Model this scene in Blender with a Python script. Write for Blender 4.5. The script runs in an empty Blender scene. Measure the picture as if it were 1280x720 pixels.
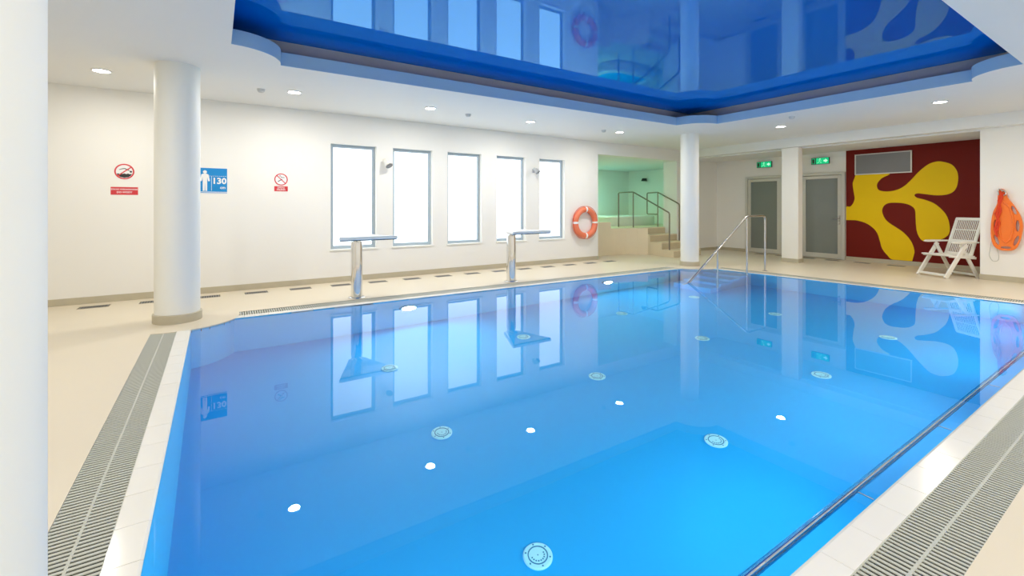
import bpy, bmesh, math, random
from mathutils import Vector, Matrix
random.seed(4)
C = bpy.context.scene.collection
S = bpy.context.scene
PI = math.pi

# ------------------------------------------------------------------ camera
cd = bpy.data.cameras.new('camera')
cam = bpy.data.objects.new('camera', cd)
C.objects.link(cam)
cam.location = (0, 0, 1.35)
cam.rotation_euler = (PI / 2, 0, math.radians(56.845 - 90))
cd.sensor_width = 36
cd.lens = 566 / 1280 * 36
cd.shift_y = -(360 - 258.75) / 1280
cd.clip_start = 0.02
S.camera = cam

# ------------------------------------------------------------------ world, exposure, light transport
w = bpy.data.worlds.new('world')
S.world = w
w.use_nodes = True
w.node_tree.nodes['Background'].inputs[0].default_value = (0.75, 0.82, 0.9, 1)
w.node_tree.nodes['Background'].inputs[1].default_value = 0.6
S.view_settings.view_transform = 'Standard'
S.view_settings.look = 'None'
S.view_settings.gamma = 1
S.view_settings.exposure = 0.0
S.cycles.max_bounces = 12
S.cycles.diffuse_bounces = 6
S.cycles.glossy_bounces = 6
S.cycles.transmission_bounces = 8
S.cycles.caustics_reflective = False
S.cycles.caustics_refractive = True
S.cycles.sample_clamp_indirect = 3.0
S.cycles.blur_glossy = 0.5
S.cycles.use_denoising = True
LAMP_POWER = 14.2          # every ceiling downlight
WINDOW_GLOW = 1.8          # frosted panes with daylight behind
POOL_LAMP_POWER = 53.0     # lamps in the pool wall
GREEN_POWER = 42.0


def light(name, kind, loc, power, color, size, rot=(0, 0, 0), parent=None, spread=PI):
    l = bpy.data.lights.new(name, kind)
    l.energy = power
    l.color = color
    if kind == 'AREA':
        l.shape = 'DISK'
        l.size = size
        l.spread = spread
    else:
        l.shadow_soft_size = size
    o = bpy.data.objects.new(name, l)
    C.objects.link(o)
    o.location = loc
    o.rotation_euler = rot
    o.parent = parent
    return o


# ------------------------------------------------------------------ materials
def mat(name, col, rough=0.5, metal=0.0, spec=0.5, noise=0.0, nscale=8.0, bump=0.0, emit=None, estr=0.0, ior=None, coat=0.0):
    m = bpy.data.materials.new(name)
    m.use_nodes = True
    nt = m.node_tree
    b = nt.nodes['Principled BSDF']
    b.inputs['Base Color'].default_value = (*col, 1)
    b.inputs['Roughness'].default_value = rough
    b.inputs['Metallic'].default_value = metal
    b.inputs['Specular IOR Level'].default_value = spec
    b.inputs['Coat Weight'].default_value = coat
    if ior:
        b.inputs['IOR'].default_value = ior
    if emit:
        b.inputs['Emission Color'].default_value = (*emit, 1)
        b.inputs['Emission Strength'].default_value = estr
    if noise or bump:
        tc = nt.nodes.new('ShaderNodeTexCoord')
        n = nt.nodes.new('ShaderNodeTexNoise')
        n.inputs['Scale'].default_value = nscale
        n.inputs['Detail'].default_value = 4
        nt.links.new(tc.outputs['Object'], n.inputs['Vector'])
        if noise:
            r = nt.nodes.new('ShaderNodeMapRange')
            r.inputs['To Min'].default_value = 1 - noise
            r.inputs['To Max'].default_value = 1 + noise
            nt.links.new(n.outputs['Fac'], r.inputs['Value'])
            mx = nt.nodes.new('ShaderNodeVectorMath')
            mx.operation = 'SCALE'
            mx.inputs[0].default_value = col
            nt.links.new(r.outputs[0], mx.inputs['Scale'])
            nt.links.new(mx.outputs[0], b.inputs['Base Color'])
        if bump:
            bp = nt.nodes.new('ShaderNodeBump')
            bp.inputs['Strength'].default_value = bump
            bp.inputs['Distance'].default_value = 0.01
            nt.links.new(n.outputs['Fac'], bp.inputs['Height'])
            nt.links.new(bp.outputs[0], b.inputs['Normal'])
    return m


M = {}
M['wall'] = mat('wall_paint', (0.86, 0.845, 0.80), 0.75, noise=0.012, nscale=1.5, bump=0.02)
M['ceil'] = mat('ceiling_paint', (0.82, 0.82, 0.80), 0.7, noise=0.01, nscale=2)
M['colm'] = mat('column_paint', (0.84, 0.84, 0.79), 0.55, noise=0.01, nscale=3)
M['floor'] = mat('beige_floor', (0.71, 0.63, 0.485), 0.38, noise=0.03, nscale=1.3, bump=0.01)
M['skirt'] = mat('skirting_tile', (0.50, 0.45, 0.33), 0.5, noise=0.05, nscale=10)
M['coping'] = mat('glazed_coping_tile', (0.83, 0.81, 0.74), 0.12, noise=0.015, nscale=6)
M['grate'] = mat('grey_plastic_grate', (0.50, 0.51, 0.44), 0.5, noise=0.06, nscale=30)
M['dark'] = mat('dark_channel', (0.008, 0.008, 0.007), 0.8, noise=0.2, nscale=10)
M['pool'] = mat('blue_pool_lining', (0.0, 0.39, 0.82), 0.6, noise=0.04, nscale=0.6)
M['poolwall'] = mat('blue_pool_wall', (0.0, 0.46, 0.82), 0.6, noise=0.04, nscale=0.6)
M['ledge'] = mat('blue_ledge_tile', (0.05, 0.60, 0.98), 0.4, noise=0.02)
M['film'] = mat('blue_gloss_film', (0.0, 0.055, 0.50), 0.015, ior=2.0, noise=0.04, nscale=0.4)
fm = M['film'].node_tree
fm.nodes['Principled BSDF'].inputs['Specular IOR Level'].default_value = 0.0
fm.nodes['Principled BSDF'].inputs['Base Color'].default_value = (0.0, 0.15, 0.62, 1)
fg = fm.nodes.new('ShaderNodeBsdfGlossy')
fg.inputs['Color'].default_value = (0.30, 0.66, 1.0, 1)
fg.inputs['Roughness'].default_value = 0.012
ff = fm.nodes.new('ShaderNodeFresnel')
ff.inputs['IOR'].default_value = 2.55
fx = fm.nodes.new('ShaderNodeMixShader')
fm.links.new(ff.outputs[0], fx.inputs[0])
for lk in [l for l in fm.links if l.to_node == fm.nodes['Principled BSDF']]:
    fm.links.remove(lk)
fm.links.new(fm.nodes['Principled BSDF'].outputs[0], fx.inputs[1])
fm.links.new(fg.outputs[0], fx.inputs[2])
fm.links.new(fx.outputs[0], fm.nodes['Material Output'].inputs['Surface'])
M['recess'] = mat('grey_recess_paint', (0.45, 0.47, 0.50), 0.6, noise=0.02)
M['fascia'] = mat('tray_fascia_blue_spill', (0.42, 0.64, 0.82), 0.6, noise=0.01)  # white fascia; blue light from pool and film is put into its colour
M['frame'] = mat('grey_window_frame', (0.40, 0.48, 0.54), 0.45, noise=0.03)
M['pane'] = mat('frosted_daylit_pane', (0.3, 0.33, 0.35), 0.3, emit=(0.86, 0.95, 1.0), estr=WINDOW_GLOW)
M['alu'] = mat('brushed_aluminium', (0.62, 0.60, 0.54), 0.4, metal=0.4, noise=0.03)
M['doorglass'] = mat('frosted_door_glass', (0.20, 0.22, 0.20), 0.22, noise=0.08, nscale=1.5)
M['chrome'] = mat('polished_steel', (0.80, 0.80, 0.80), 0.07, metal=1.0, noise=0.01)
M['steel'] = mat('satin_steel', (0.62, 0.60, 0.57), 0.22, metal=1.0, noise=0.02)
M['darksteel'] = mat('brushed_dark_steel', (0.26, 0.23, 0.19), 0.35, metal=0.8, noise=0.02)
M['satin'] = mat('satin_light_steel', (0.78, 0.80, 0.78), 0.38, metal=0.5, noise=0.02)
M['red'] = mat('dark_red_paint', (0.165, 0.008, 0.003), 0.6, spec=0.2, noise=0.04, nscale=2)
M['yellow'] = mat('yellow_paint', (0.88, 0.58, 0.0), 0.5, spec=0.2, noise=0.03, nscale=2)
M['plastic'] = mat('white_plastic', (0.80, 0.78, 0.72), 0.35, noise=0.02)
M['orange'] = mat('orange_plastic', (0.90, 0.20, 0.02), 0.35, noise=0.05, nscale=10)
M['redstrap'] = mat('red_webbing', (0.70, 0.05, 0.01), 0.7, noise=0.1, nscale=40)
M['buoy'] = mat('orange_buoy_shell', (0.80, 0.20, 0.10), 0.45, noise=0.06, nscale=12)
M['white'] = mat('white_print', (0.85, 0.85, 0.84), 0.5, noise=0.01)
M['signred'] = mat('red_print', (0.62, 0.03, 0.04), 0.45, noise=0.02)
M['signblue'] = mat('blue_print', (0.0, 0.24, 0.60), 0.4, noise=0.02)
M['black'] = mat('black_print', (0.02, 0.02, 0.02), 0.5, noise=0.05)
M['rope'] = mat('grey_rope', (0.55, 0.55, 0.50), 0.8, noise=0.1, nscale=60)
M['lampglow'] = mat('lamp_glow', (1, 1, 1), 0.4, emit=(1.0, 0.97, 0.92), estr=45)
M['poolglow'] = mat('pool_lamp_glow', (1, 1, 1), 0.4, emit=(0.85, 0.97, 1.0), estr=25)
M['exitglow'] = mat('exit_green_glow', (0.0, 0.35, 0.14), 0.4, emit=(0.0, 0.75, 0.30), estr=0.55)
M['exitwhite'] = mat('exit_white_glow', (0.6, 0.9, 0.7), 0.4, emit=(0.5, 1.0, 0.7), estr=0.8)
M['exitbody'] = mat('exit_dark_body', (0.015, 0.04, 0.02), 0.4, noise=0.1)
M['tub'] = mat('white_acrylic', (0.82, 0.82, 0.78), 0.25, noise=0.01)
M['stair'] = mat('beige_step_tile', (0.74, 0.64, 0.46), 0.45, noise=0.03, nscale=5)
M['riser'] = mat('riser_tile', (0.58, 0.49, 0.33), 0.5, noise=0.05, nscale=8)
M['ventgrey'] = mat('grey_panel', (0.20, 0.20, 0.20), 0.45, noise=0.03)
M['ventlight'] = mat('light_grey_plastic', (0.55, 0.56, 0.56), 0.5, noise=0.02)
M['inlet'] = mat('pale_inlet_plastic', (0.42, 0.90, 0.98), 0.5, noise=0.02)
M['inletdark'] = mat('inlet_slots', (0.0, 0.18, 0.35), 0.6, noise=0.02)

mw = bpy.data.materials.new('clear_pool_water')
mw.use_nodes = True
nt = mw.node_tree
b = nt.nodes['Principled BSDF']
b.inputs['Base Color'].default_value = (1, 1, 1, 1)
b.inputs['Roughness'].default_value = 0.0
b.inputs['IOR'].default_value = 1.33
b.inputs['Transmission Weight'].default_value = 1.0
tc = nt.nodes.new('ShaderNodeTexCoord')
n = nt.nodes.new('ShaderNodeTexNoise')
n.inputs['Scale'].default_value = 1.6
n.inputs['Detail'].default_value = 1
bp = nt.nodes.new('ShaderNodeBump')
bp.inputs['Strength'].default_value = 0.02
bp.inputs['Distance'].default_value = 0.02
nt.links.new(tc.outputs['Object'], n.inputs['Vector'])
nt.links.new(n.outputs['Fac'], bp.inputs['Height'])
nt.links.new(bp.outputs[0], b.inputs['Normal'])
M['water'] = mw


# ------------------------------------------------------------------ mesh helpers
class MB:
    def __init__(s):
        s.v = []
        s.f = []

    def box(s, x0, x1, y0, y1, z0, z1):
        o = len(s.v)
        s.v += [(x0, y0, z0), (x1, y0, z0), (x1, y1, z0), (x0, y1, z0), (x0, y0, z1), (x1, y0, z1), (x1, y1, z1), (x0, y1, z1)]
        s.f += [tuple(o + i for i in q) for q in ((0, 3, 2, 1), (4, 5, 6, 7), (0, 1, 5, 4), (1, 2, 6, 5), (2, 3, 7, 6), (3, 0, 4, 7))]
        return s

    def bar(s, a, b_, wx, wz, up=(0, 0, 1)):
        a, b_ = Vector(a), Vector(b_)
        d = (b_ - a).normalized()
        u = Vector(up)
        x = d.cross(u).normalized()
        z = x.cross(d).normalized()
        o = len(s.v)
        for p in (a, b_):
            for i, j in ((-1, -1), (1, -1), (1, 1), (-1, 1)):
                s.v.append(tuple(p + x * (i * wx / 2) + z * (j * wz / 2)))
        s.f += [tuple(o + i for i in q) for q in ((0, 1, 2, 3), (7, 6, 5, 4), (0, 4, 5, 1), (1, 5, 6, 2), (2, 6, 7, 3), (3, 7, 4, 0))]
        return s

    def prism(s, pts, axis, lo, hi):
        """pts 2D outline (convex or simple), extruded on axis 'x','y','z' between lo and hi"""
        def P(p, h):
            return (h, p[0], p[1]) if axis == 'x' else (p[0], h, p[1]) if axis == 'y' else (p[0], p[1], h)
        o = len(s.v)
        k = len(pts)
        s.v += [P(p, lo) for p in pts] + [P(p, hi) for p in pts]
        s.f.append(tuple(o + i for i in range(k))[::-1])
        s.f.append(tuple(o + k + i for i in range(k)))
        for i in range(k):
            j = (i + 1) % k
            s.f.append((o + i, o + j, o + k + j, o + k + i))
        return s

    def tube(s, pts, r, n=12, closed=False, radii=None):
        pts = [Vector(p) for p in pts]
        o = len(s.v)
        k = len(pts)
        ref = None
        for i, p in enumerate(pts):
            if closed:
                t = (pts[(i + 1) % k] - pts[i - 1]).normalized()
            elif i == 0:
                t = (pts[1] - p).normalized()
            elif i == k - 1:
                t = (p - pts[-2]).normalized()
            else:
                t = ((pts[i + 1] - p).normalized() + (p - pts[i - 1]).normalized()).normalized()
            if ref is None:
                ref = Vector((0, 0, 1)) if abs(t.z) < 0.9 else Vector((1, 0, 0))
            a = (ref - t * ref.dot(t)).normalized()
            ref = a
            c = t.cross(a)
            rr = radii[i] if radii else r
            for j in range(n):
                an = 2 * PI * j / n
                s.v.append(tuple(p + a * (math.cos(an) * rr) + c * (math.sin(an) * rr)))
        m = k if closed else k - 1
        for i in range(m):
            for j in range(n):
                a0 = o + i * n + j
                a1 = o + i * n + (j + 1) % n
                b0 = o + ((i + 1) % k) * n + j
                b1 = o + ((i + 1) % k) * n + (j + 1) % n
                s.f.append((a0, a1, b1, b0))
        if not closed:
            s.f.append(tuple(o + j for j in range(n))[::-1])
            s.f.append(tuple(o + (k - 1) * n + j for j in range(n)))
        return s

    def cyl(s, a, b_, r, r2=None, n=24):
        return s.tube([a, b_], r, n, radii=[r, r if r2 is None else r2])

    def lathe(s, prof, center=(0, 0, 0), n=48):
        o = len(s.v)
        k = len(prof)
        for r, z in prof:
            for j in range(n):
                an = 2 * PI * j / n
                s.v.append((center[0] + r * math.cos(an), center[1] + r * math.sin(an), center[2] + z))
        for i in range(k - 1):
            for j in range(n):
                s.f.append((o + i * n + j, o + i * n + (j + 1) % n, o + (i + 1) * n + (j + 1) % n, o + (i + 1) * n + j))
        s.f.append(tuple(o + j for j in range(n))[::-1])
        s.f.append(tuple(o + (k - 1) * n + j for j in range(n)))
        return s

    def data(s, name, m):
        me = bpy.data.meshes.new(name)
        me.from_pydata([tuple(q) for q in s.v], [], s.f)
        me.materials.append(m)
        return me

    def build(s, name, m, parent=None, smooth=False, bevel=0.0, loc=None, angle=40):
        me = s.data(name, m)
        o = bpy.data.objects.new(name, me)
        C.objects.link(o)
        bmx = bmesh.new()
        bmx.from_mesh(me)
        bmesh.ops.recalc_face_normals(bmx, faces=bmx.faces)
        bmx.to_mesh(me)
        bmx.free()
        if smooth:
            me.shade_smooth()
            sharp(me, angle)
        if bevel:
            md = o.modifiers.new('bevel', 'BEVEL')
            md.width = bevel
            md.segments = 2
            md.limit_method = 'ANGLE'
        if parent:
            o.parent = parent
        if loc:
            o.location = loc
        return o


def sharp(me, deg):
    bm_ = bmesh.new()
    bm_.from_mesh(me)
    lim = math.radians(deg)
    for e in bm_.edges:
        e.smooth = not (len(e.link_faces) == 2 and e.calc_face_angle(0) > lim)
    bm_.to_mesh(me)
    bm_.free()


def thing(name, label, cat, loc=(0, 0, 0), rz=0, group=None, kind=None):
    o = bpy.data.objects.new(name, None)
    o.empty_display_size = 0.1
    C.objects.link(o)
    o.location = loc
    o.rotation_euler = (0, 0, rz)
    return tag(o, label, cat, group, kind)


def tag(o, label=None, cat=None, group=None, kind=None):
    if label:
        o['label'] = label
    if cat:
        o['category'] = cat
    if group:
        o['group'] = group
    if kind:
        o['kind'] = kind
    return o


def struct(o, label=None, cat=None):
    return tag(o, label, cat, None, 'structure')


def copy_tree(o, parent=None):
    c = o.copy()
    C.objects.link(c)
    if parent:
        c.parent = parent
    for ch in list(o.children):
        copy_tree(ch, c)
    return c


def fill_mesh(name, loops, z, m, parent=None, axis='z', thick=0.0):
    """planar region: first loop outer, the rest holes (triangulated)"""
    bm_ = bmesh.new()
    edges = []
    for lp in loops:
        vs = []
        for p in lp:
            co = (p[0], p[1], z) if axis == 'z' else (z, p[0], p[1]) if axis == 'x' else (p[0], z, p[1])
            vs.append(bm_.verts.new(co))
        for i in range(len(vs)):
            edges.append(bm_.edges.new((vs[i], vs[(i + 1) % len(vs)])))
    bmesh.ops.triangle_fill(bm_, use_beauty=True, edges=edges)
    me = bpy.data.meshes.new(name)
    bm_.to_mesh(me)
    bm_.free()
    me.materials.append(m)
    o = bpy.data.objects.new(name, me)
    C.objects.link(o)
    o.parent = parent
    if thick:
        md = o.modifiers.new('solid', 'SOLIDIFY')
        md.thickness = abs(thick)
        md.offset = 1 if thick > 0 else -1
        md.use_even_offset = False
    return o


def smooth_loop(pts, sub=5, hard=()):
    out = []
    k = len(pts)
    for i in range(k):
        p0, p1, p2, p3 = (Vector(pts[(i + d) % k]) for d in (-1, 0, 1, 2))
        if i in hard:
            out.append(tuple(p1))
            continue
        for j in range(sub):
            t = j / sub
            q = 0.5 * (2 * p1 + (p2 - p0) * t + (2 * p0 - 5 * p1 + 4 * p2 - p3) * t * t + (3 * p1 - p0 - 3 * p2 + p3) * t ** 3)
            out.append(tuple(q))
    return out


def fillet(pts, r, n=5):
    pts = [Vector(p) for p in pts]
    out = [pts[0]]
    for i in range(1, len(pts) - 1):
        a, p, c = pts[i - 1], pts[i], pts[i + 1]
        da, dc = (a - p), (c - p)
        t = min(r, da.length / 2.2, dc.length / 2.2)
        A, B = p + da.normalized() * t, p + dc.normalized() * t
        for j in range(n + 1):
            u = j / n
            out.append(A * (1 - u) ** 2 + p * 2 * u * (1 - u) + B * u * u)
    out.append(pts[-1])
    return out


def text(name, body, m, parent, loc, rot, size, bold=0.0, align='CENTER'):
    cu = bpy.data.curves.new(name, 'FONT')
    cu.body = body
    cu.size = size
    cu.align_x = align
    cu.align_y = 'CENTER'
    cu.extrude = 0.0008
    cu.offset = bold
    cu.resolution_u = 3
    cu.materials.append(m)
    tmp = bpy.data.objects.new('tmp_lettering', cu)
    me = bpy.data.meshes.new_from_object(tmp)
    bpy.data.objects.remove(tmp)
    o = bpy.data.objects.new(name, me)
    C.objects.link(o)
    o.parent = parent
    o.location = loc
    o.rotation_euler = rot
    return o


# ================================================================== setting
CZ = 3.03                      # ceiling height
WY = 8.54                      # inner face of the window wall
COLS = [(-0.386, 6.72, 0.225, 0.63), (9.18, 6.53, 0.20, 0.66), (9.30, 0.60, 0.20, 0.63), (-0.39, 0.73, 0.222, 0.60)]
# pool edge corners (slightly out of square, as in the place)
PQ = [(-0.232, 0.835), (9.45, 0.835), (9.08, 6.27), (-0.232, 6.455)]


def offset_quad(q, d):
    out = []
    k = len(q)
    for i in range(k):
        p0, p1, p2 = Vector(q[i - 1]), Vector(q[i]), Vector(q[(i + 1) % k])
        d1, d2 = (p1 - p0).normalized(), (p2 - p1).normalized()
        n1, n2 = Vector((d1.y, -d1.x)), Vector((d2.y, -d2.x))
        bis = (n1 + n2).normalized()
        out.append(tuple(p1 + bis * (d / max(0.2, bis.dot(n1)))))
    return out


G1 = offset_quad(PQ, 0.125)    # inner edge of the gutter
G2 = offset_quad(PQ, 0.352)    # outer edge of the gutter


def cut_quad(q, n=14):
    """quad with its corners bitten off by the round deck pads around the columns"""
    cs = [COLS[3], COLS[2], COLS[1], COLS[0]]
    out = []
    for i in range(4):
        cx, cy, _, R = cs[i]
        c = Vector((cx, cy))
        p, a, b_ = Vector(q[i]), Vector(q[i - 1]), Vector(q[(i + 1) % 4])

        def hit(e):
            d = (e - p).normalized()
            f = p - c
            bq = f.dot(d)
            disc = bq * bq - (f.dot(f) - R * R)
            return p + d * (-bq + math.sqrt(disc))
        A, B = hit(a), hit(b_)
        aa, ab = math.atan2(*(A - c).yx), math.atan2(*(B - c).yx)
        inward = math.atan2(*(Vector((4.5, 3.6)) - c).yx)
        span = (ab - aa) % (2 * PI)
        if (inward - aa) % (2 * PI) > span:
            span -= 2 * PI
        out += [(cx + R * math.cos(aa + span * j / n), cy + R * math.sin(aa + span * j / n)) for j in range(n + 1)]
    return out


deck_hole = cut_quad(G2)
pool_line = cut_quad(PQ)

fl = fill_mesh('floor', [[(-4, -2.2), (13.6, -2.2), (13.6, 9.3), (-4, 9.3)], deck_hole], 0.0, M['floor'])
struct(fl)
# gutter channel bed and kerb walls
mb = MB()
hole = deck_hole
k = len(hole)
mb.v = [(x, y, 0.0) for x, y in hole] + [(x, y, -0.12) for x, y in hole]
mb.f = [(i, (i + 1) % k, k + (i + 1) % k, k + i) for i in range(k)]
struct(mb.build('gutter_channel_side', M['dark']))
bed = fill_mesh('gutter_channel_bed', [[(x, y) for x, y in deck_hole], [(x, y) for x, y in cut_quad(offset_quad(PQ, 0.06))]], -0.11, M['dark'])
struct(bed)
# pool basin
k = len(pool_line)
mb = MB()
mb.v = [(x, y, -0.004) for x, y in pool_line] + [(x, y, -1.4) for x, y in pool_line]
mb.f = [(i, (i + 1) % k, k + (i + 1) % k, k + i) for i in range(k)]
basin = thing('pool_basin', None, None)
struct(basin)
mb.build('pool_wall', M['poolwall'], basin, smooth=True, angle=25)
fill_mesh('pool_floor', [pool_line], -1.4, M['pool'], basin)
water = fill_mesh('pool_water', [cut_quad(offset_quad(PQ, 0.01))], -0.012, M['water'])
tag(water, 'clear still blue water filling the swimming pool', 'water', None, 'stuff')
for p in water.data.polygons:
    pass
bmx = bmesh.new(); bmx.from_mesh(water.data)
for f in bmx.faces:
    if f.normal.z < 0:
        f.normal_flip()
bmx.to_mesh(water.data); bmx.free()


# --- walls
def wall(name, boxes, m=None):
    mb = MB()
    for bx in boxes:
        mb.box(*bx)
    return struct(mb.build(name, m or M['wall']))


WINS = [(1.713, 2.53), (2.845, 3.665), (3.994, 4.80), (5.178, 5.955), (6.348, 7.115)]
WZ0, WZ1 = 0.585, 2.49
bx = [(-4.2, 8.22, WY, WY + .3, 0, WZ0), (-4.2, 8.22, WY, WY + .3, WZ1, CZ + .5)]
xs = [-4.2] + [v for ab in WINS for v in ab] + [8.22]
for i in range(0, len(xs), 2):
    bx.append((xs[i], xs[i + 1], WY, WY + .3, WZ0, WZ1))
bx.append((8.22, 13.6, WY, WY + .3, 2.71, CZ + .5))
wall('wall_left', bx)
wall('wall_corridor', [(11.4, 13.6, WY, 9.02, 0, 2.71)])
wall('wall_near', [(-4.2, 13.8, -2.4, -2.2, 0, CZ + .5)])
wall('wall_behind', [(-4.2, -4.0, -2.2, 8.6, 0, CZ + .5)])
wall('wall_right', [(11.95, 13.6, -2.2, 2.30, 0, CZ + .5)])
wall('wall_far', [(13.4, 13.6, 2.30, 8.54, 0, 2.9)])
wall('trim_1', [(11.72, 11.97, -2.2, 8.54, 2.805, CZ + .3)], M['ceil'])       # beam
wall('ceiling_corridor', [(11.97, 13.4, 2.3, 8.54, 2.775, 2.9)], M['ceil'])
# red painted field on the far wall with the yellow shape
red = thing('wall_mural', 'dark red wall painting with one large yellow splash shape', 'mural')
MB().box(13.385, 13.3995, 2.301, 4.985, 0.10, 2.774).build('red_field', M['red'], red)
mp = [(4.78, 2.15), (4.84, 1.96), (4.82, 1.73), (4.8, 1.56), (4.84, 1.43), (4.90, 1.36), (4.984, 1.34), (4.984, 1.02), (4.79, 1.02), (4.58, 0.96), (4.42, 0.84), (4.33, 0.7), (4.28, 0.51), (4.24, 0.35), (4.14, 0.2), (4.03, 0.105), (3.68, 0.105), (3.64, 0.3), (3.66, 0.45), (3.72, 0.6), (3.83, 0.75), (3.97, 0.87), (4.1, 0.97), (4.19, 1.08), (4.24, 1.24), (4.21, 1.37), (4.12, 1.44), (3.97, 1.45), (3.81, 1.43), (3.69, 1.37), (3.63, 1.28), (3.62, 1.11), (3.61, 0.91), (3.59, 0.76), (3.53, 0.62), (3.44, 0.57), (3.23, 0.62), (3.12, 0.68), (3.05, 0.79), (3.05, 0.98), (3.09, 1.15), (3.17, 1.29), (3.3, 1.43), (3.45, 1.51), (3.59, 1.56), (3.64, 1.62), (3.59, 1.66), (3.45, 1.64), (3.27, 1.61), (3.1, 1.62), (2.99, 1.68), (2.93, 1.8), (2.91, 1.97), (2.93, 2.13), (3.01, 2.27), (3.14, 2.34), (3.25, 2.36), (3.38, 2.32), (3.49, 2.23), (3.59, 2.12), (3.71, 1.96), (3.83, 1.83), (3.97, 1.75), (4.14, 1.72), (4.29, 1.75), (4.34, 1.83), (4.33, 1.93), (4.25, 2.04), (4.11, 2.15)]
ym = fill_mesh('yellow_shape', [smooth_loop(mp, 4, hard=(6, 7, 15, 16, 68, 0))], 13.384, M['yellow'], red, axis='x', thick=0.001)

# skirtings
mb = MB().box(-4, 8.22, WY - .012, WY, 0, .095)
struct(mb.build('baseboard_left', M['skirt'], bevel=.003))
struct(MB().box(11.4, 13.4, WY - .012, WY, 0, .08).build('baseboard_corridor', M['skirt']))
struct(MB().box(13.386, 13.4, 2.3, 5.0, 0, .10).box(13.386, 13.4, 6.07, 6.5, 0, .09).box(13.386, 13.4, 7.58, 8.53, 0, .09).build('baseboard_far', M['skirt']))
struct(MB().box(11.938, 11.95, -2.2, 2.30, 0, .10).box(11.938, 13.38, 2.30, 2.312, 0, .10).build('baseboard_right', M['skirt']))

# --- ceiling with the recessed tray
TX0, TX1, TY0, TY1 = 0.13, 8.47, 1.17, 6.0


def tray_outline():
    cor = [((TX0, TY0), .50, 'll'), ((TX1, TY0), .53, 'lr'), ((TX1, TY1 - .06), .55, 'ur'), ((TX0, TY1), .51, 'ul')]
    out = []
    for (c, r, t) in cor:
        a0, a1 = {'ll': (90, 0), 'lr': (180, 90), 'ur': (270, 180), 'ul': (0, -90)}[t]
        for j in range(17):
            a = math.radians(a0 + (a1 - a0) * j / 16)
            out.append((c[0] + r * math.cos(a), c[1] + r * math.sin(a)))
    return out


tray = tray_outline()
ce = fill_mesh('ceiling', [[(-4, -2.2), (11.9, -2.2), (11.9, WY + .01), (-4, WY + .01)], tray], CZ, M['ceil'])
struct(ce)
k = len(tray)
mb = MB()
mb.v = [(x, y, CZ) for x, y in tray] + [(x, y, CZ + .16) for x, y in tray]
mb.f = [(i, (i + 1) % k, k + (i + 1) % k, k + i) for i in range(k)]
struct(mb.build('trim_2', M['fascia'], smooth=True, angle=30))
RX0, RX1, RY0, RY1 = TX0 - .13, TX1 + .13, TY0 - .13, TY1 + .13
rect = [(RX0, RY0), (RX1, RY0), (RX1, RY1), (RX0, RY1)]
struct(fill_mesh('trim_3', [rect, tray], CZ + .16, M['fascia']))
mb = MB()
mb.v = [(x, y, CZ + .16) for x, y in rect] + [(x, y, 3.36) for x, y in rect]
mb.f = [(i, (i + 1) % 4, 4 + (i + 1) % 4, 4 + i) for i in range(4)]
struct(mb.build('trim_4', M['recess']))
film = MB().box(RX0 - .02, RX1 + .02, RY0 - .02, RY1 + .02, 3.36, 3.38).build('ceiling_film', M['film'])
struct(film)
struct(MB().box(-4.2, 13.8, -2.4, 12.6, 3.54, 3.6).build('ceiling_slab', M['ceil']))

# --- windows
for i, (a, b_) in enumerate(WINS):
    r = thing('window_%d' % (i + 1), None, None, (0, 0, 0))
    struct(r)
    y0, y1, fw = WY + .10, WY + .15, .06
    fr = MB()
    fr.box(a, b_, y0, y1, WZ1 - fw, WZ1).box(a, b_, y0, y1, WZ0, WZ0 + fw)
    fr.box(a, a + fw, y0, y1, WZ0 + fw, WZ1 - fw).box(b_ - fw, b_, y0, y1, WZ0 + fw, WZ1 - fw)
    fr.build('window_frame', M['frame'], r)
    MB().box(a + fw, b_ - fw, y0 + .02, y0 + .03, WZ0 + fw, WZ1 - fw).build('pane', M['pane'], r)
    MB().box(a - .02, b_ + .02, WY - .018, y0, WZ0 - .022, WZ0 + .003).build('window_sill', M['colm'], r, bevel=.004)

# --- doors in the far wall
for i, (ya, yb, hand) in enumerate(((6.50, 7.575, False), (5.00, 6.07, True))):
    r = thing('door_%d' % (i + 1), None, None)
    struct(r)
    zt, fw = 2.25, .07
    fr = MB().box(13.34, 13.4, ya, ya + fw, 0, zt).box(13.34, 13.4, yb - fw, yb, 0, zt).box(13.34, 13.4, ya + fw, yb - fw, zt - fw, zt)
    fr.build('door_frame', M['alu'], r, bevel=.004)
    a, b2 = ya + fw + .005, yb - fw - .005
    lw = .085
    MB().box(13.35, 13.39, a, a + lw, .015, zt - fw - .01).box(13.35, 13.39, b2 - lw, b2, .015, zt - fw - .01).box(13.35, 13.39, a + lw, b2 - lw, .015, .14).box(13.35, 13.39, a + lw, b2 - lw, zt - fw - .09, zt - fw - .01).build('door_leaf', M['alu'], r, bevel=.003)
    MB().box(13.365, 13.375, a + lw, b2 - lw, .14, zt - fw - .09).build('pane', M['doorglass'], r)
    if hand:
        h = MB().cyl((13.30, a + .045, 1.06), (13.35, a + .045, 1.06), .011, n=10).tube([(13.305, a + .045, 1.06), (13.305, a + .17, 1.06)], .011, 10)
        h.box(13.34, 13.35, a + .02, a + .07, .98, 1.13)
        h.cyl((13.33, a + .045, .93), (13.35, a + .045, .93), .022, n=14)
        h.build('door_handle', M['steel'], r, smooth=True)

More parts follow.
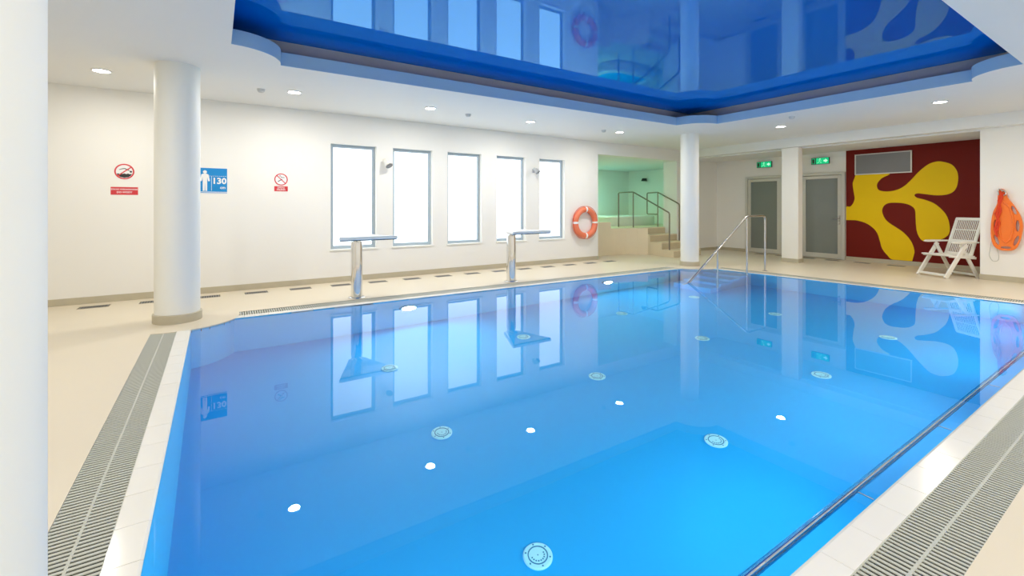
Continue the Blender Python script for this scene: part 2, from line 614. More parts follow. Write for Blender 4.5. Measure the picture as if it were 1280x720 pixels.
# --- columns
names = ['white round column between the left gutter and the window wall', 'white round column at the far pool corner', 'white round column at the right pool corner beside the camera', 'white round column filling the left edge of the view']
for (cx, cy, r, R), lab in zip(COLS, names):
    t = thing('column', lab, 'column', (cx, cy, 0), kind='structure')
    MB().lathe([(r, .10), (r, CZ)], n=64).build('shaft', M['colm'], t, smooth=True)
    MB().lathe([(r + .018, 0), (r + .018, .095), (r + .012, .102)], n=64).build('plinth', M['skirt'], t, smooth=True, angle=30)
t = thing('square_column', 'white square column standing in front of the two glass doors', 'column', (11.86, 5.56, 0), kind='structure')
MB().box(-.11, .11, -.19, .19, .09, 2.80).build('shaft', M['wall'], t, bevel=.006)
MB().box(-.122, .122, -.202, .202, 0, .09).build('plinth', M['skirt'], t, bevel=.003)

# ================================================================== pool edge
def edge_frame(i):
    """origin, direction, outward normal and length of pool side i"""
    p, q = Vector(PQ[i]), Vector(PQ[(i + 1) % 4])
    d = (q - p).normalized()
    return p, d, Vector((d.y, -d.x)), (q - p).length


def blocked(pt, extra=0.0):
    for cx, cy, _, R in COLS:
        if (pt - Vector((cx, cy))).length < R - extra:
            return True
    return False


SIDES = {0: ('right', 'white glazed coping tiles along the near right pool edge', 'long grey slatted gutter grating on the right, beside the chrome tube'),
         1: ('far', 'white coping tiles along the far pool edge below the red mural', 'narrow grey gutter grating along the far pool edge by the chair'),
         2: ('window', 'white coping tiles along the pool edge facing the windows', 'thin grey gutter grating below the two chrome waterfall spouts'),
         3: ('left', 'white coping tiles along the left pool edge', 'grey double row gutter grating left of the pool running to the column')}
PHASE = {0: (2.142 + .232) % .27, 1: .1, 2: .05, 3: .09}
PITCHT = {0: .27, 1: .26, 2: .26, 3: .262}
for i in range(4):
    p, d, nrm, L = edge_frame(i)
    ang = math.atan2(d.y, d.x)
    cop = thing('pool_coping', SIDES[i][1], 'coping', (p.x, p.y, 0), ang)
    pitch = PITCHT[i]
    # local frame: x along the edge, -y outwards
    tile = MB().prism([(-.0, -.016), (-.0, -.006), (-.012, 0), (-.124, 0.0), (-.124, -.05), (0, -.05)], 'x', .0012, pitch - .0012)
    tile_me = None
    x = -PHASE[i]
    if i == 3:
        # joints measured on the left side: world y = 2.491 + .262 k, side runs towards -y
        off = (p.y - 2.491) % pitch
        x = off - pitch
    while x < L:
        a, b_ = x, x + pitch
        mid_a = p + d * (a + .02) + nrm * .06
        mid_b = p + d * (b_ - .02) + nrm * .06
        ba, bb = blocked(mid_a) or a < -.12, blocked(mid_b) or b_ > L + .12
        if not (ba and bb):
            if tile_me is None:
                o = tile.build('tile', M['coping'], cop)
                tile_me = o.data
                o.location = (a, 0, 0)
            else:
                o = bpy.data.objects.new('tile', tile_me)
                C.objects.link(o)
                o.parent = cop
                o.location = (a, 0, 0)
            o.location.z = random.uniform(-.0006, .0)
        x += pitch
    # grating
    gr = thing('gutter_grating', SIDES[i][2], 'grating', (p.x, p.y, 0), ang)
    sp = .0268
    g0, g1 = -.128, -.350
    slat = MB().box(0, .0145, g1, g0, -.008, -.004)
    rest = MB()
    rest_n = 0
    slat_me = None
    count = 0
    nmax = 298
    x = .0
    order = []
    while x < L:
        c = p + d * x + nrm * .24
        if not blocked(c, .02) :
            order.append(x)
        x += sp
    if i == 2:
        order = order[::-1]     # the end nearest to the camera first
    for x in order:
        if count < nmax:
            if slat_me is None:
                o = slat.build('slat', M['grate'], gr)
                slat_me = o.data
            else:
                o = bpy.data.objects.new('slat', slat_me)
                C.objects.link(o)
                o.parent = gr
            o.location = (x, 0, 0)
            count += 1
        else:
            rest.box(x, x + .0145, g1, g0, -.008, -.004)
            rest_n += 1
    if rest_n:
        o = rest.build('slat_run', M['grate'], gr)
        o['kind'] = 'stuff'
    a, b_ = min(order), max(order)
    ym_ = (g0 + g1) / 2
    MB().box(a, b_, ym_ - .0055, ym_ + .0055, -.024, -.003).build('centre_rib', M['grate'], gr)
    MB().box(a, b_, g0 - .0, g0 + .004, -.03, -.0025).box(a, b_, g1 - .003, g1, -.03, -.0025).build('edge_rail', M['grate'], gr)

# round deck pads around the columns (deck surface carried out over the pool corner)
for (cx, cy, r, R) in COLS:
    R += .008
    pts = [(cx + R * math.cos(a * PI / 48), cy + R * math.sin(a * PI / 48)) for a in range(96)]
    o = MB().prism(pts, 'z', -.011, -.0006).build('floor_pad', M['floor'])
    struct(o)

# chrome tube just below the surface on the right
t = thing('grab_rail', 'long polished steel grab tube just under the water along the right edge', 'rail', (1.0, .935, -.045))
MB().tube([(.02, 0, 0), (7.6, 0, 0)], .021, 16).build('tube', M['chrome'], t, smooth=True)
for x in (.4, 1.6, 2.8, 4.0, 5.2, 6.4, 7.4):
    MB().cyl((x, -.08, -.012), (x, 0, -.004), .008, n=10).build('bracket', M['chrome'], t, smooth=True)

# ================================================================== floor inlets on the pool bottom
def make_inlet():
    t = thing('floor_inlet', 'x', 'inlet', (0, 0, -1.4), group='round inlets on the pool bottom')
    MB().lathe([(.092, 0), (.092, .008), (.084, .014)], n=40).build('cover', M['inlet'], t, smooth=True, angle=30)
    ring = [(.060 * math.cos(a * PI / 20), .060 * math.sin(a * PI / 20), .0145) for a in range(40)]
    MB().tube(ring, .0035, 6, closed=True).build('groove_ring', M['inletdark'], t)
    sc = MB()
    for a in range(6):
        an = a * PI / 3 + .3
        sc.cyl((.076 * math.cos(an), .076 * math.sin(an), .012), (.076 * math.cos(an), .076 * math.sin(an), .0165), .005, n=8)
    for a in range(9):
        an = -a * PI / 8 - .1
        sc.cyl((.040 * math.cos(an), .040 * math.sin(an), .012), (.040 * math.cos(an), .040 * math.sin(an), .0165), .0045, n=8)
    sc.cyl((0, 0, .012), (0, 0, .0165), .004, n=8)
    sc.build('screws', M['inletdark'], t)
    return t


inl = make_inlet()
rows = [(2.25, 'row by the chrome tube'), (3.67, 'middle row'), (5.10, 'row by the windows')]
colx = [(1.66, 'first'), (3.52, 'second'), (5.43, 'third'), (7.30, 'fourth')]
first = True
for y, rn in rows:
    for x, cn in colx:
        o = inl if first else copy_tree(inl)
        first = False
        o.location = (x, y, -1.4)
        o['label'] = 'round pool bottom inlet, %s from left in the %s' % (cn, rn)

# underwater wall lamps
def pool_lamp(x, y, rz, label, power=1.0):
    t = thing('pool_lamp', label, 'lamp', (x, y, -.5), rz, 'lamps in the pool walls')
    # local -y faces into the water
    MB().tube([(0, 0, 0), (0, -.02, 0)], .13, 32).build('bezel', M['steel'], t, smooth=True)
    MB().tube([(0, -.02, 0), (0, -.026, 0)], .032, 28).build('lens', M['poolglow'], t)
    light('pool_light', 'AREA', (0, -.05, 0), POOL_LAMP_POWER * power, (0.80, 0.95, 1.0), .2, (-PI / 2, 0, 0), t)
    return t


def side_y(x):
    return PQ[3][1] + (PQ[2][1] - PQ[3][1]) * (x + .232) / 9.31


pool_lamp(2.35, side_y(2.35) - .012, 0, 'lit underwater lamp under the second window reflection', .85)
pool_lamp(6.30, side_y(6.3) - .012, 0, 'lit underwater lamp in the pool wall below the lifebuoy', .85)
for x, od in ((.9, 'first'), (2.9, 'second'), (4.9, 'third'), (6.9, 'fourth'), (8.6, 'fifth')):  # lamps added out of sight to even out the pool brightness
    pool_lamp(x, .85, PI, 'unseen underwater lamp added to the near right pool wall, %s from the left end' % od, .52)

# entry steps under water at the far corner
t = thing('entry_steps', 'submerged blue entry steps beside the sloping handrail', 'steps', (9.1, 5.62, 0), math.radians(1.5), kind='structure')
for k_ in range(4):
    x1 = .02 - k_ * .34
    MB().box(x1 - .34, .03, -.50, .30, -1.4, -.22 - k_ * .25).build('step', M['pool'], t)

# ================================================================== waterfall spouts
def spout():
    t = thing('waterfall_spout', 'x', 'spout', group='chrome waterfall spouts on the window side')
    MB().lathe([(.125, 0), (.125, .012), (.11, .02)], n=40).build('base_plate', M['chrome'], t, smooth=True, angle=30)
    MB().lathe([(.083, .02), (.083, .80), (.078, .84)], n=40).build('post', M['chrome'], t, smooth=True, angle=30)
    # neck bending towards the pool
    MB().tube(fillet([(0, 0, .80), (0, 0, .885), (0, -.14, .895)], .06, 6), .05, 20).build('neck', M['chrome'], t, smooth=True, angle=50)
    # fan shaped hollow blade widening towards the pool (towards -y)
    top = [(-.085, .10, .935), (.085, .10, .935), (.39, -.66, .935), (-.39, -.66, .935)]
    bot = [(-.06, .06, .865), (.06, .06, .865), (.385, -.655, .892), (-.385, -.655, .892)]
    mb = MB()
    mb.v = top + bot
    mb.f = [(0, 1, 2, 3), (7, 6, 5, 4), (0, 4, 5, 1), (1, 5, 6, 2), (3, 7, 4, 0), (2, 6, 7, 3)]
    mb.build('blade', M['chrome'], t, bevel=.004)
    MB().box(-.38, .38, -.664, -.655, .893, .900).build('mouth', M['dark'], t)
    MB().prism([(-.09, .105), (.09, .105), (.395, -.665), (-.395, -.665)], 'z', .905, .946).build('blade_cover', M['satin'], t, bevel=.004)
    return t


s1 = spout()
s1.location = (1.75, 6.90, 0)
s1['label'] = 'polished steel waterfall spout on the window side, the nearer one'
s2 = copy_tree(s1)
s2.location = (4.47, 6.87, 0)
s2['label'] = 'polished steel waterfall spout below the fourth window, the farther one'

# ================================================================== floor drains
def drain():
    t = thing('floor_drain', 'x', 'drain', group='floor drain grilles along the walls')
    MB().box(-.155, .155, -.085, .085, .0002, .002).build('pan', M['dark'], t)
    MB().box(-.16, .16, -.09, -.078, .0002, .004).box(-.16, .16, .078, .09, .0002, .004).box(-.16, -.148, -.078, .078, .0002, .004).box(.148, .16, -.078, .078, .0002, .004).build('frame', M['steel'], t)
    bm_ = MB()
    for j in range(10):
        x = -.134 + j * .0298
        bm_.box(x - .008, x + .008, -.078, .078, .002, .0036)
    bm_.build('grille', M['ventgrey'], t)
    return t


dr = drain()
dl = ['below the no diving sign', 'just left of the round column', 'just right of the round column', 'between the blue sign and no smoking sign',
      'below the no smoking sign', 'below the left edge of the first window', 'right behind the nearer steel spout', 'between the first and second windows',
      'below the gap after the second window', 'below the third window', 'just left of the farther steel spout', 'below the fourth window',
      'below the gap between fourth and fifth windows', 'below the fifth window', 'below the orange lifebuoy', 'in front of the stair niche']
for k_, s_ in enumerate(dl):
    o = dr if k_ == 0 else copy_tree(dr)
    o.location = (-1.38 + .6365 * k_, 8.20 - .008 * k_, 0)
    o['label'] = 'grey floor drain grille along the wall, ' + s_
for y, s_ in ((6.95, 'at the left glass door'), (6.37, 'just left of the square column'), (5.72, 'just right of the square column'), (5.15, 'at the handle side of the right glass door'), (4.53, 'below the left end of the mural'), (3.87, 'below the yellow foot of the mural')):
    o = copy_tree(dr)
    o.location = (13.05, y, 0)
    o.rotation_euler = (0, 0, PI / 2)
    o['label'] = 'grey floor drain grille ' + s_

# ================================================================== downlights
def downlight():
    t = thing('ceiling_light', 'x', 'light', group='recessed ceiling downlights')
    ring = [(.090 * math.cos(a * PI / 16), .090 * math.sin(a * PI / 16), -.004) for a in range(32)]
    MB().tube(ring, .012, 8, closed=True).build('trim_ring', M['white'], t, smooth=True)
    MB().lathe([(.080, -.006), (.080, -.001)], n=28).build('diffuser', M['lampglow'], t)
    return t


dlm = downlight()
spots = [(-1.18, 7.42, 'above the no diving sign'), (.955, 7.27, 'above the no smoking sign'), (3.04, 7.18, 'above the second and third windows'),
         (5.17, 7.25, 'above the fourth window'), (7.56, 7.17, 'nearest the stair niche'), (9.84, 4.83, 'before the square column'), (9.66, 2.31, 'in front of the mural'),
         (-1.5, 4.8, None), (-1.5, 2.3, None), (.95, -.3, None), (3.04, -.3, None), (5.17, -.3, None), (7.56, -.3, None), (9.7, -.3, None), (-1.5, -.3, None)]  # entries without a place text are unseen lamps added for fill light
for k_, (x, y, s_) in enumerate(spots):
    o = dlm if k_ == 0 else copy_tree(dlm)
    o.location = (x, y, CZ)
    o['label'] = ('small bright round ceiling downlight ' + s_) if s_ else ('small bright round ceiling downlight ' + ('added unseen above the left deck, %s' % ('nearer the windows' if y > 4 else 'nearer the camera' if y > 1 else 'in the corner behind the camera') if x < 0 else 'added unseen over the near right deck, %s from the left end' % ['', 'first', 'second', 'third', 'fourth', 'fifth', 'last'][min(6, k_ - 8)]))
    light('downlight', 'AREA', (0, 0, -.02), LAMP_POWER * (1.25 if x > 9.5 else 1), (1.0, .88, .72) if x > 9.5 else (1.0, .95, .87), .14, (0, 0, 0), o)

# smoke detectors
det = thing('smoke_detector', 'x', 'detector', group='smoke detectors on the ceiling')
MB().lathe([(.030, -.045), (.045, -.03), (.05, -.006), (.055, 0)], n=28).build('body', M['ventlight'], det, smooth=True)
for k_, (x, y, s_) in enumerate(((.535, 7.37, 'near the first round column'), (3.82, 7.30, 'above the third window'), (7.10, 7.2, 'close to the stair niche'), (8.95, 4.2, 'before the far beam'))):
    o = det if k_ == 0 else copy_tree(det)
    o.location = (x, y, CZ)
    o['label'] = 'small round grey smoke detector on the ceiling ' + s_

# ================================================================== signs on the window wall
RW = (PI / 2, 0, 0)


def ring_sign(x, z, r, label):
    t = thing('prohibition_sign', label, 'sign', (x, WY, z))
    pts = [(r * math.cos(a * PI / 20), r * math.sin(a * PI / 20)) for a in range(40)]
    MB().prism(pts, 'y', -.003, -.0005).build('disc', M['white'], t)
    ins = [(p_[0] * .84, p_[1] * .84) for p_ in pts]
    fill_mesh('red_ring', [pts, ins], -.0036, M['signred'], t, axis='y')
    return t


s = ring_sign(-1.11, 1.862, .112, 'round no diving sign with black swimmer over dark water')
MB().bar((-.075, -.0042, -.065), (.075, -.0042, .065), .0012, .014, up=(-.6, 0, .7)).build('slash', M['signred'], s)
wv = [(-.085, -.035), (-.07, -.028), (-.055, -.036), (-.04, -.027), (-.02, -.036), (0, -.027), (.02, -.036), (.04, -.027), (.06, -.036), (.085, -.03), (.07, -.06), (.045, -.08), (0, -.09), (-.045, -.08), (-.07, -.06)]
fill_mesh('water_shape', [wv], -.0039, M['black'], s, axis='y')
MB().cyl((.072, -.0044, .0), (.072, -.0039, .0), .014, n=16).build('head', M['black'], s)
fill_mesh('diver_shape', [[(-.06, .028), (-.03, .042), (.005, .05), (.03, .036), (.06, .02), (.055, .012), (.03, .022), (.003, .038), (-.03, .032), (-.055, .022)]], -.0039, M['black'], s, axis='y')
t = thing('text_sign', 'small red label with two white text lines below the no diving sign', 'sign', (-1.109, WY, 1.582))
MB().box(-.152, .152, -.003, -.0005, -.056, .056).build('plate', M['signred'], t, bevel=.001)
text('lettering', 'ZAKAZ WSKAKIWANIA', M['white'], t, (0, -.0035, .022), RW, .028, .0006)
text('lettering', 'DO WODY', M['white'], t, (0, -.0035, -.020), RW, .034, .0008)

t = thing('depth_sign', 'square blue sign with a white standing figure and 130 cm', 'sign', (-.052, WY, 1.762))
MB().box(-.203, .203, -.003, -.0005, -.205, .205).build('plate', M['white'], t)
MB().box(-.198, .198, -.0042, -.003, -.172, .198).build('blue_field', M['signblue'], t)
MB().box(-.198, .198, -.0042, -.003, -.192, -.182).build('blue_line', M['signblue'], t)
MB().cyl((-.095, -.0055, .135), (-.095, -.0042, .135), .026, n=20).build('head', M['white'], t)
fig = [(-.142, .095), (-.118, .108), (-.072, .108), (-.048, .095), (-.030, .0), (-.046, -.012), (-.056, .0), (-.064, .055), (-.066, .0), (-.066, -.160), (-.091, -.160), (-.095, -.03), (-.099, -.160), (-.124, -.160), (-.124, .0), (-.126, .055), (-.134, .0), (-.144, -.012), (-.160, .0)]
fill_mesh('figure', [fig], -.0046, M['white'], t, axis='y')
MB().box(-.012, -.007, -.0046, -.0042, -.155, .075).build('figure_line', M['white'], t)
wl = MB()
for j in range(9):
    wl.box(-.04 + j * .026, -.04 + j * .026 + .018, -.0046, -.0042, .072, .077)
wl.build('dotted_line', M['white'], t)
text('lettering', '130', M['white'], t, (.092, -.0048, -.005), RW, .130, .004)
text('lettering', 'cm', M['white'], t, (.140, -.0048, -.105), RW, .062, .0015)

s = ring_sign(.918, 1.815, .102, 'round no smoking sign left of the first window')
MB().bar((-.065, -.0042, .065), (.065, -.0042, -.065), .0012, .013, up=(.6, 0, .7)).build('slash', M['signred'], s)
fill_mesh('cigarette', [[(-.045, -.042), (.02, .0), (.014, .010), (-.051, -.032)]], -.0039, M['black'], s, axis='y')
fill_mesh('smoke_mark', [[(-.03, .05), (-.012, .06), (0, .03), (.05, .028), (.052, .036), (.004, .04), (-.01, .068), (-.034, .058)]], -.0039, M['black'], s, axis='y')
t = thing('text_sign', 'tiny red label under the no smoking sign', 'sign', (.918, WY, 1.658))
MB().box(-.102, .102, -.003, -.0005, -.042, .042).build('plate', M['signred'], t)
text('lettering', 'ZAKAZ', M['white'], t, (0, -.0035, .018), RW, .034, .0008)
text('lettering', 'PALENIA', M['white'], t, (0, -.0035, -.016), RW, .034, .0008)

# small wall speakers between windows
def wall_speaker(x, z, m, label, s=1.0):
    t = thing('wall_speaker', label, 'speaker', (x, WY, z), group='small wall mounted speakers')
    MB().box(-.03, .03, -.012, 0, -.045, .045).build('wall_plate', m, t, bevel=.003)
    MB().tube([(0, -.01, 0), (0, -.07, .01), (0, -.10, .0)], .012, 10).build('bracket', m, t, smooth=True)
    MB().tube([(-.03 * s, -.06, .05 * s), (.0, -.13, .0), (.015 * s, -.17, -.05 * s)], .05, 24, radii=[.035 * s, .058 * s, .064 * s]).build('body', m, t, smooth=True, angle=50)
    MB().tube([(.0155 * s, -.1715, -.052 * s), (.017 * s, -.175, -.057 * s)], .05, 24, radii=[.056 * s, .056 * s]).build('grille', M['ventgrey'], t)
    return t


wall_speaker(2.70, 2.18, M['plastic'], 'small white speaker on the wall between the first and second windows', 1.15)
wall_speaker(6.17, 2.19, M['recess'], 'small grey speaker on the wall between the fourth and fifth windows', .9)

# lifebuoy
t = thing('lifebuoy', 'orange lifebuoy ring with white bands beside the fifth window', 'lifebuoy', (7.72, WY - .075, .962))
RB, rb = .325, .070
pts = [(RB * math.cos(a * PI / 32), 0, RB * math.sin(a * PI / 32)) for a in range(64)]
MB().tube(pts, rb, 16, closed=True).build('ring', M['buoy'], t, smooth=True)
for a in range(4):
    arc = [(RB * math.cos(a * PI / 2 + j), 0, RB * math.sin(a * PI / 2 + j)) for j in (-.075, -.04, 0, .04, .075)]
    MB().tube(arc, rb + .004, 16).build('white_band', M['white'], t, smooth=True)
rp = []
for j in range(48):
    a = 2 * PI * j / 48
    rr = RB + rb + .006 + .022 * abs(math.sin(2 * a))
    rp.append((rr * math.cos(a), 0, rr * math.sin(a)))
MB().tube(rp, .006, 6, closed=True).build('grab_line', M['redstrap'], t, smooth=True)
MB().box(-.012, .012, .0, .073, .32, .40).build('hook', M['steel'], t)

# ================================================================== pool handrail
t = thing('handrail', 'sloping stainless steel handrail entering the pool beside the round column', 'rail', (0, 5.07, 0))
MB().tube(fillet([(9.68, 0, 0), (9.68, 0, 1.165), (8.99, 0, 1.165), (7.02, 0, -.06), (6.93, 0, -.12)], .09, 6), .021, 14).build('rail_tube', M['steel'], t, smooth=True)
MB().cyl((8.99, 0, -.22), (8.99, 0, 1.15), .019, n=14).build('post', M['steel'], t, smooth=True)
MB().cyl((7.98, 0, -.97), (7.98, 0, .53), .019, n=14).build('post', M['steel'], t, smooth=True)
MB().lathe([(.05, .001), (.05, .008), (.03, .014)], (9.68, 0, 0), 24).build('base_flange', M['steel'], t, smooth=True)

# ================================================================== exit signs, vent panel
def exit_sign(y, z, label):
    t = thing('exit_sign', label, 'sign', (13.39, y, z), group='green exit signs above the doors')
    # local: -x faces the pool; +y is left in the view
    MB().box(-.05, 0, -.21, .21, -.085, .085).build('housing', M['exitbody'], t, bevel=.004)
    MB().box(-.056, -.05, -.205, .09, -.08, .08).build('green_face', M['exitglow'], t)
    # arrow, running figure, doorway
    MB().prism([(-.185, .0), (-.13, .05), (-.13, .02), (-.09, .02), (-.09, -.02), (-.13, -.02), (-.13, -.05)], 'x', -.059, -.056).build('arrow_mark', M['exitwhite'], t)
    rm = MB().cyl((-.059, -.005, .055), (-.056, -.005, .055), .013, n=12)
    for a, b_ in (((0, .035), (.015, -.015)), ((.0, .03), (-.04, .005)), ((0, .03), (.045, .03)), ((.015, -.012), (-.025, -.03)), ((-.025, -.03), (-.03, -.065)), ((.015, -.012), (.04, -.045)), ((.04, -.045), (.07, -.05))):
        rm.bar((-.0575, a[0], a[1]), (-.0575, b_[0], b_[1]), .003, .014, up=(1, 0, 0))
    rm.build('running_figure', M['exitwhite'], t)
    MB().box(-.053, -.05, .115, .195, -.07, .07).build('doorway_mark', M['exitglow'], t)
    MB().box(-.056, -.053, .125, .185, -.06, .055).build('doorway_shade', M['exitbody'], t)
    return t


exit_sign(7.02, 2.585, 'green exit sign above the left glass door')
exit_sign(5.56, 2.565, 'green exit sign above the right glass door')
t = thing('vent_panel', 'grey rectangular panel with white frame in the top of the red wall', 'panel', (13.385, 4.235, 2.40))
MB().box(-.02, -.004, -.53, .53, -.23, .23).build('panel_face', M['ventgrey'], t)
MB().box(-.03, -.001, -.555, .555, .23, .255).box(-.03, -.001, -.555, .555, -.255, -.23).box(-.03, -.001, -.555, -.53, -.23, .23).box(-.03, -.001, .53, .555, -.23, .23).build('frame', M['alu'], t, bevel=.002)

# ================================================================== rescue board on the right wall
t = thing('rescue_float', 'orange teardrop rescue float with hand holes hanging on the right wall', 'float', (11.945, 0, 0))
WU = lambda u, v: (2.15 - (u - 115) / 235 * .385, 1.667 - (v - 105) * (1.667 - .58) / 445)
out = [WU(*q) for q in [(172, 108), (205, 100), (235, 128), (245, 165), (290, 220), (335, 290), (356, 360), (350, 430), (325, 510), (290, 548), (230, 556), (170, 548), (130, 510), (115, 430), (120, 340), (135, 270), (165, 210), (170, 150)]]


def ell(cu, cv, a, b_, rot):
    o_ = []
    for j in range(14):
        an = 2 * PI * j / 14
        x_, y_ = a * math.cos(an), b_ * math.sin(an)
        o_.append(WU(cu + x_ * math.cos(rot) - y_ * math.sin(rot), cv + x_ * math.sin(rot) + y_ * math.cos(rot)))
    return o_


holes = [ell(292, 258, 13, 36, -.5), ell(318, 372, 14, 42, 0), ell(308, 480, 14, 40, .45), ell(230, 533, 40, 9, 0), ell(152, 370, 13, 40, .05), ell(160, 480, 14, 40, -.45)]
o = fill_mesh('float_body', [smooth_loop(out, 3)] + holes, -.012, M['orange'], t, axis='x', thick=.055)
o.modifiers['solid'].offset = 0
o.location.x = -.03
md = o.modifiers.new('bevel', 'BEVEL'); md.width = .012; md.segments = 3; md.limit_method = 'ANGLE'
# raised rim, strap bundle, rope
rim = [(-.075, *WU(*q)) for q in [(205, 190), (262, 235), (285, 310), (288, 390), (268, 470), (230, 500), (195, 470), (180, 390), (178, 300), (190, 235)]]
MB().tube([tuple(q) for q in rim], .012, 8, closed=True).build('raised_rim', M['orange'], t, smooth=True)
for pts in ([(190, 120), (205, 170), (180, 230), (165, 300), (185, 350), (165, 420)], [(200, 118), (180, 190), (195, 260), (170, 330), (150, 400), (170, 455)], [(215, 130), (190, 200), (165, 270), (150, 290)]):
    MB().tube([(-.088 - .01 * (j % 2), *WU(*q)) for j, q in enumerate(pts)], .017, 6).build('strap', M['redstrap'], t, smooth=True)
MB().tube([(-.09, *WU(*q)) for q in [(185, 100), (175, 120), (180, 145), (215, 150), (238, 140), (228, 118), (205, 110)]], .010, 8, closed=True).build('clip', M['steel'], t, smooth=True)
MB().tube([(-.05, *WU(*q)) for q in smooth_loop([(125, 480), (108, 560), (106, 605), (130, 638), (165, 636), (177, 610), (168, 560), (150, 500)], 4)], .0055, 6, closed=True).build('rope_loop', M['rope'], t, smooth=True)
MB().cyl((.0, *WU(205, 118)), (-.10, *WU(205, 118)), .008, n=10).build('hook', M['steel'], t)

# ================================================================== white folding armchair
cf = Vector((-.87, .49, 0)).normalized()
chz = math.atan2(cf.y, cf.x) - PI / 2     # local +y is the front
t = thing('folding_armchair', 'white plastic folding armchair standing before the red wall', 'chair', (11.97, 2.74, 0), chz)
W2 = .27
for sx in (-1, 1):
    MB().bar((sx * W2, .36, .0), (sx * W2, -.06, .64), .034, .070, up=(0, 1, 0)).build('leg', M['plastic'], t, bevel=.006)
    MB().bar((sx * (W2 - .034), -.34, .0), (sx * (W2 - .034), .02, .64), .030, .062, up=(0, 1, 0)).build('leg', M['plastic'], t, bevel=.006)
    pts = [(.18, .652), (.22, .668), (.18, .694), (.0, .696), (-.30, .690), (-.30, .665), (.0, .655)]
    o = MB().prism(pts, 'x', sx * W2 - .035, sx * W2 + .035).build('armrest', M['plastic'], t, bevel=.010)
    MB().bar((sx * (W2 - .02), .26, .415), (sx * (W2 - .02), -.28, .375), .028, .045).build('seat_rail', M['plastic'], t, bevel=.005)
MB().bar((-W2, .335, .055), (W2, .335, .055), .028, .045).build('stretcher', M['plastic'], t, bevel=.005)
MB().bar((-W2 + .03, -.315, .055), (W2 - .03, -.315, .055), .028, .045).build('stretcher', M['plastic'], t, bevel=.005)
seat = MB()
seat.box(-.255, .255, .22, .30, .415, .44)
seat.box(-.255, -.215, -.22, .22, .40, .43).box(.215, .255, -.22, .22, .40, .43).box(-.255, .255, -.26, -.22, .39, .42)
for j in range(9):
    y = -.19 + j * .048
    seat.box(-.215, .215, y - .015, y + .015, .408, .424)
seat.build('seat', M['plastic'], t, bevel=.004)
# backrest leaning back: built in its own plane, then tilted
ba = Vector((0, -.20, .42)); bt = Vector((0, -.44, 1.13))
up = (bt - ba).normalized()
bk = MB()
Lb = (bt - ba).length


def BP(x, s_):
    q = ba + up * (s_ * Lb)
    return (x, q.y, q.z)


nup = Vector((0, up.z, -up.y))
for sx in (-1, 1):
    bk.bar(BP(sx * .235, 0), BP(sx * .225, 1), .045, .028, up=nup)
bk.bar(BP(-.24, .975), BP(.24, .975), .028, .055, up=up)
bk.bar(BP(-.23, .03), BP(.23, .03), .024, .05, up=up)
bk.bar(BP(-.22, .36), BP(.22, .36), .020, .07, up=up)
bk.bar(BP(-.22, .68), BP(.22, .68), .014, .018, up=up)
for j in range(13):
    x = -.198 + j * .033
    bk.bar(BP(x, .03), BP(x, .98), .014, .012, up=nup)
bk.build('backrest', M['plastic'], t, bevel=.003)

# ================================================================== stairs and whirlpool niche
GR = thing('niche_shell', 'pale niche room behind the stairs lit green', 'niche', kind='structure')
MB().box(7.6, 8.0, 8.84, 12.6, 0, 3.0).build('niche_wall', M['wall'], GR)
MB().box(8.0, 13.6, 12.2, 12.6, 0, 3.0).build('niche_wall', M['wall'], GR)
MB().box(13.35, 13.6, 9.02, 12.2, 0, 3.0).build('niche_wall', M['wall'], GR)
MB().box(7.6, 13.6, 8.84, 12.6, 2.71, 2.85).build('niche_ceiling', M['ceil'], GR)
st = thing('stairs', 'beige tiled steps climbing into the green lit niche', 'stairs', kind='structure')
ys = [7.74, 8.13, 8.53, 8.95]
for j, y in enumerate(ys):
    z0, z1 = j * .187, (j + 1) * .187
    y1 = ys[j + 1] + .01 if j < 3 else 9.6
    MB().box(10.2, 11.38, y, y1, 0, z1).build('step', M['stair'], st)
    MB().box(10.205, 11.375, y - .008, y, z0 + .004, z1 - .03).build('riser', M['riser'], st)
pf = [(10.2, 8.6), (10.2, 12.19), (8.01, 12.19), (8.01, 9.20), (8.5, 9.19), (8.95, 9.15), (9.4, 9.08), (9.75, 8.98), (10.02, 8.82)]
MB().prism(pf, 'z', 0, .745).build('platform', M['stair'], st)
MB().box(10.2, 13.34, 9.6, 12.19, 0, .745).box(11.4, 13.34, 9.03, 9.6, 0, .745).build('platform', M['stair'], st)
MB().prism([(8.01, 9.19), (8.5, 9.18), (9.0, 9.13), (9.25, 9.10), (9.25, 12.1), (8.01, 12.1)], 'z', .745, .925).build('ledge', M['stair'], st)
tub = thing('whirlpool_tub', 'white raised whirlpool tub behind the stair railing', 'tub', (11.5, 11.1, .745))
sq = []
for j in range(64):
    a = 2 * PI * j / 64
    ca, sa = math.cos(a), math.sin(a)
    sq.append((1.17 * math.copysign(abs(ca) ** .45, ca), .98 * math.copysign(abs(sa) ** .45, sa)))
sh = MB()
prof = [(1.0, 0), (1.0, .28), (.97, .31), (.84, .31), (.80, .26), (.72, .05)]
for s_, z in prof:
    sh.v += [(x * s_, y * s_, z) for x, y in sq]
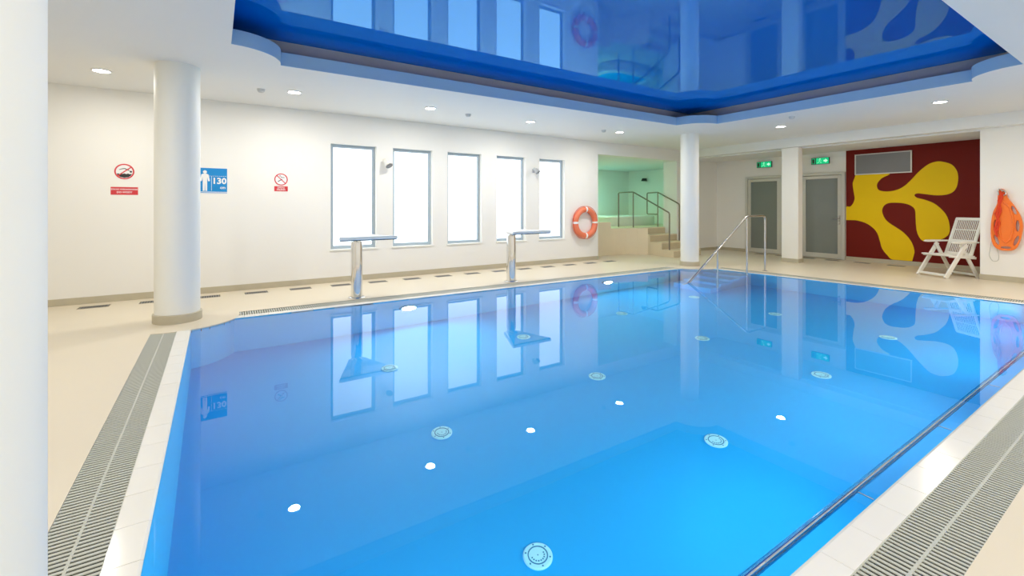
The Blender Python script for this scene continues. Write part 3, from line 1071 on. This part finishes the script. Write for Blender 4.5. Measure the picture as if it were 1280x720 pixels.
for i in range(len(prof) - 1):
    for j in range(64):
        sh.f.append((i * 64 + j, i * 64 + (j + 1) % 64, (i + 1) * 64 + (j + 1) % 64, (i + 1) * 64 + j))
sh.f.append(tuple(5 * 64 + j for j in range(64)))
sh.f.append(tuple(range(64))[::-1])
sh.build('shell', M['tub'], tub, smooth=True, angle=40)
fill_mesh('tub_water', [[(x * .8, y * .8) for x, y in sq]], .25, M['poolwall'], tub)

r = thing('stair_railing', 'steel railing on the left side of the niche stairs', 'railing', (10.27, 0, 0))
MB().tube(fillet([(0, 9.78, .745), (0, 9.78, 1.79), (0, 9.20, 1.79), (0, 7.93, 1.19), (0, 7.93, .187)], .05), .02, 12).build('rail_tube', M['darksteel'], r, smooth=True)
MB().cyl((0, 9.20, .745), (0, 9.20, 1.78), .017, n=12).build('post', M['darksteel'], r, smooth=True)
r = thing('stair_railing', 'steel railing with a square end loop on the right side of the niche stairs', 'railing', (11.3, 0, 0))
MB().tube(fillet([(0, 9.15, 1.13), (0, 9.56, 1.13), (0, 9.56, 1.79), (0, 9.15, 1.80), (0, 8.38, 1.437), (0, 8.38, .374)], .05), .02, 12).build('rail_tube', M['darksteel'], r, smooth=True)
MB().cyl((0, 9.15, .745), (0, 9.15, 1.79), .017, n=12).build('post', M['darksteel'], r, smooth=True)
t = thing('wall_lamp', 'small dark lamp on the green lit niche wall', 'lamp', (13.34, 11.34, 2.36))
MB().box(-.012, 0, -.04, .04, -.05, .05).build('wall_plate', M['black'], t)
MB().tube([(-.01, 0, 0), (-.06, 0, .02), (-.10, 0, .0)], .012, 8).build('arm', M['black'], t, smooth=True)
MB().tube([(-.10, 0, .05), (-.10, 0, -.05)], .1, 20, radii=[.07, .11]).build('shade', M['black'], t, smooth=True, angle=40)
t = thing('niche_light', 'round green glowing light in the niche ceiling', 'light', (10.4, 11.2, 2.71))
MB().lathe([(.11, -.012), (.11, -.001)], n=28).build('diffuser', mat('green_lamp_glow', (.2, .9, .5), .4, emit=(.15, 1.0, .45), estr=6), t)
light('green_light', 'AREA', (0, 0, -.03), GREEN_POWER, (.48, 1.0, .60), .25, (0, 0, 0), t)
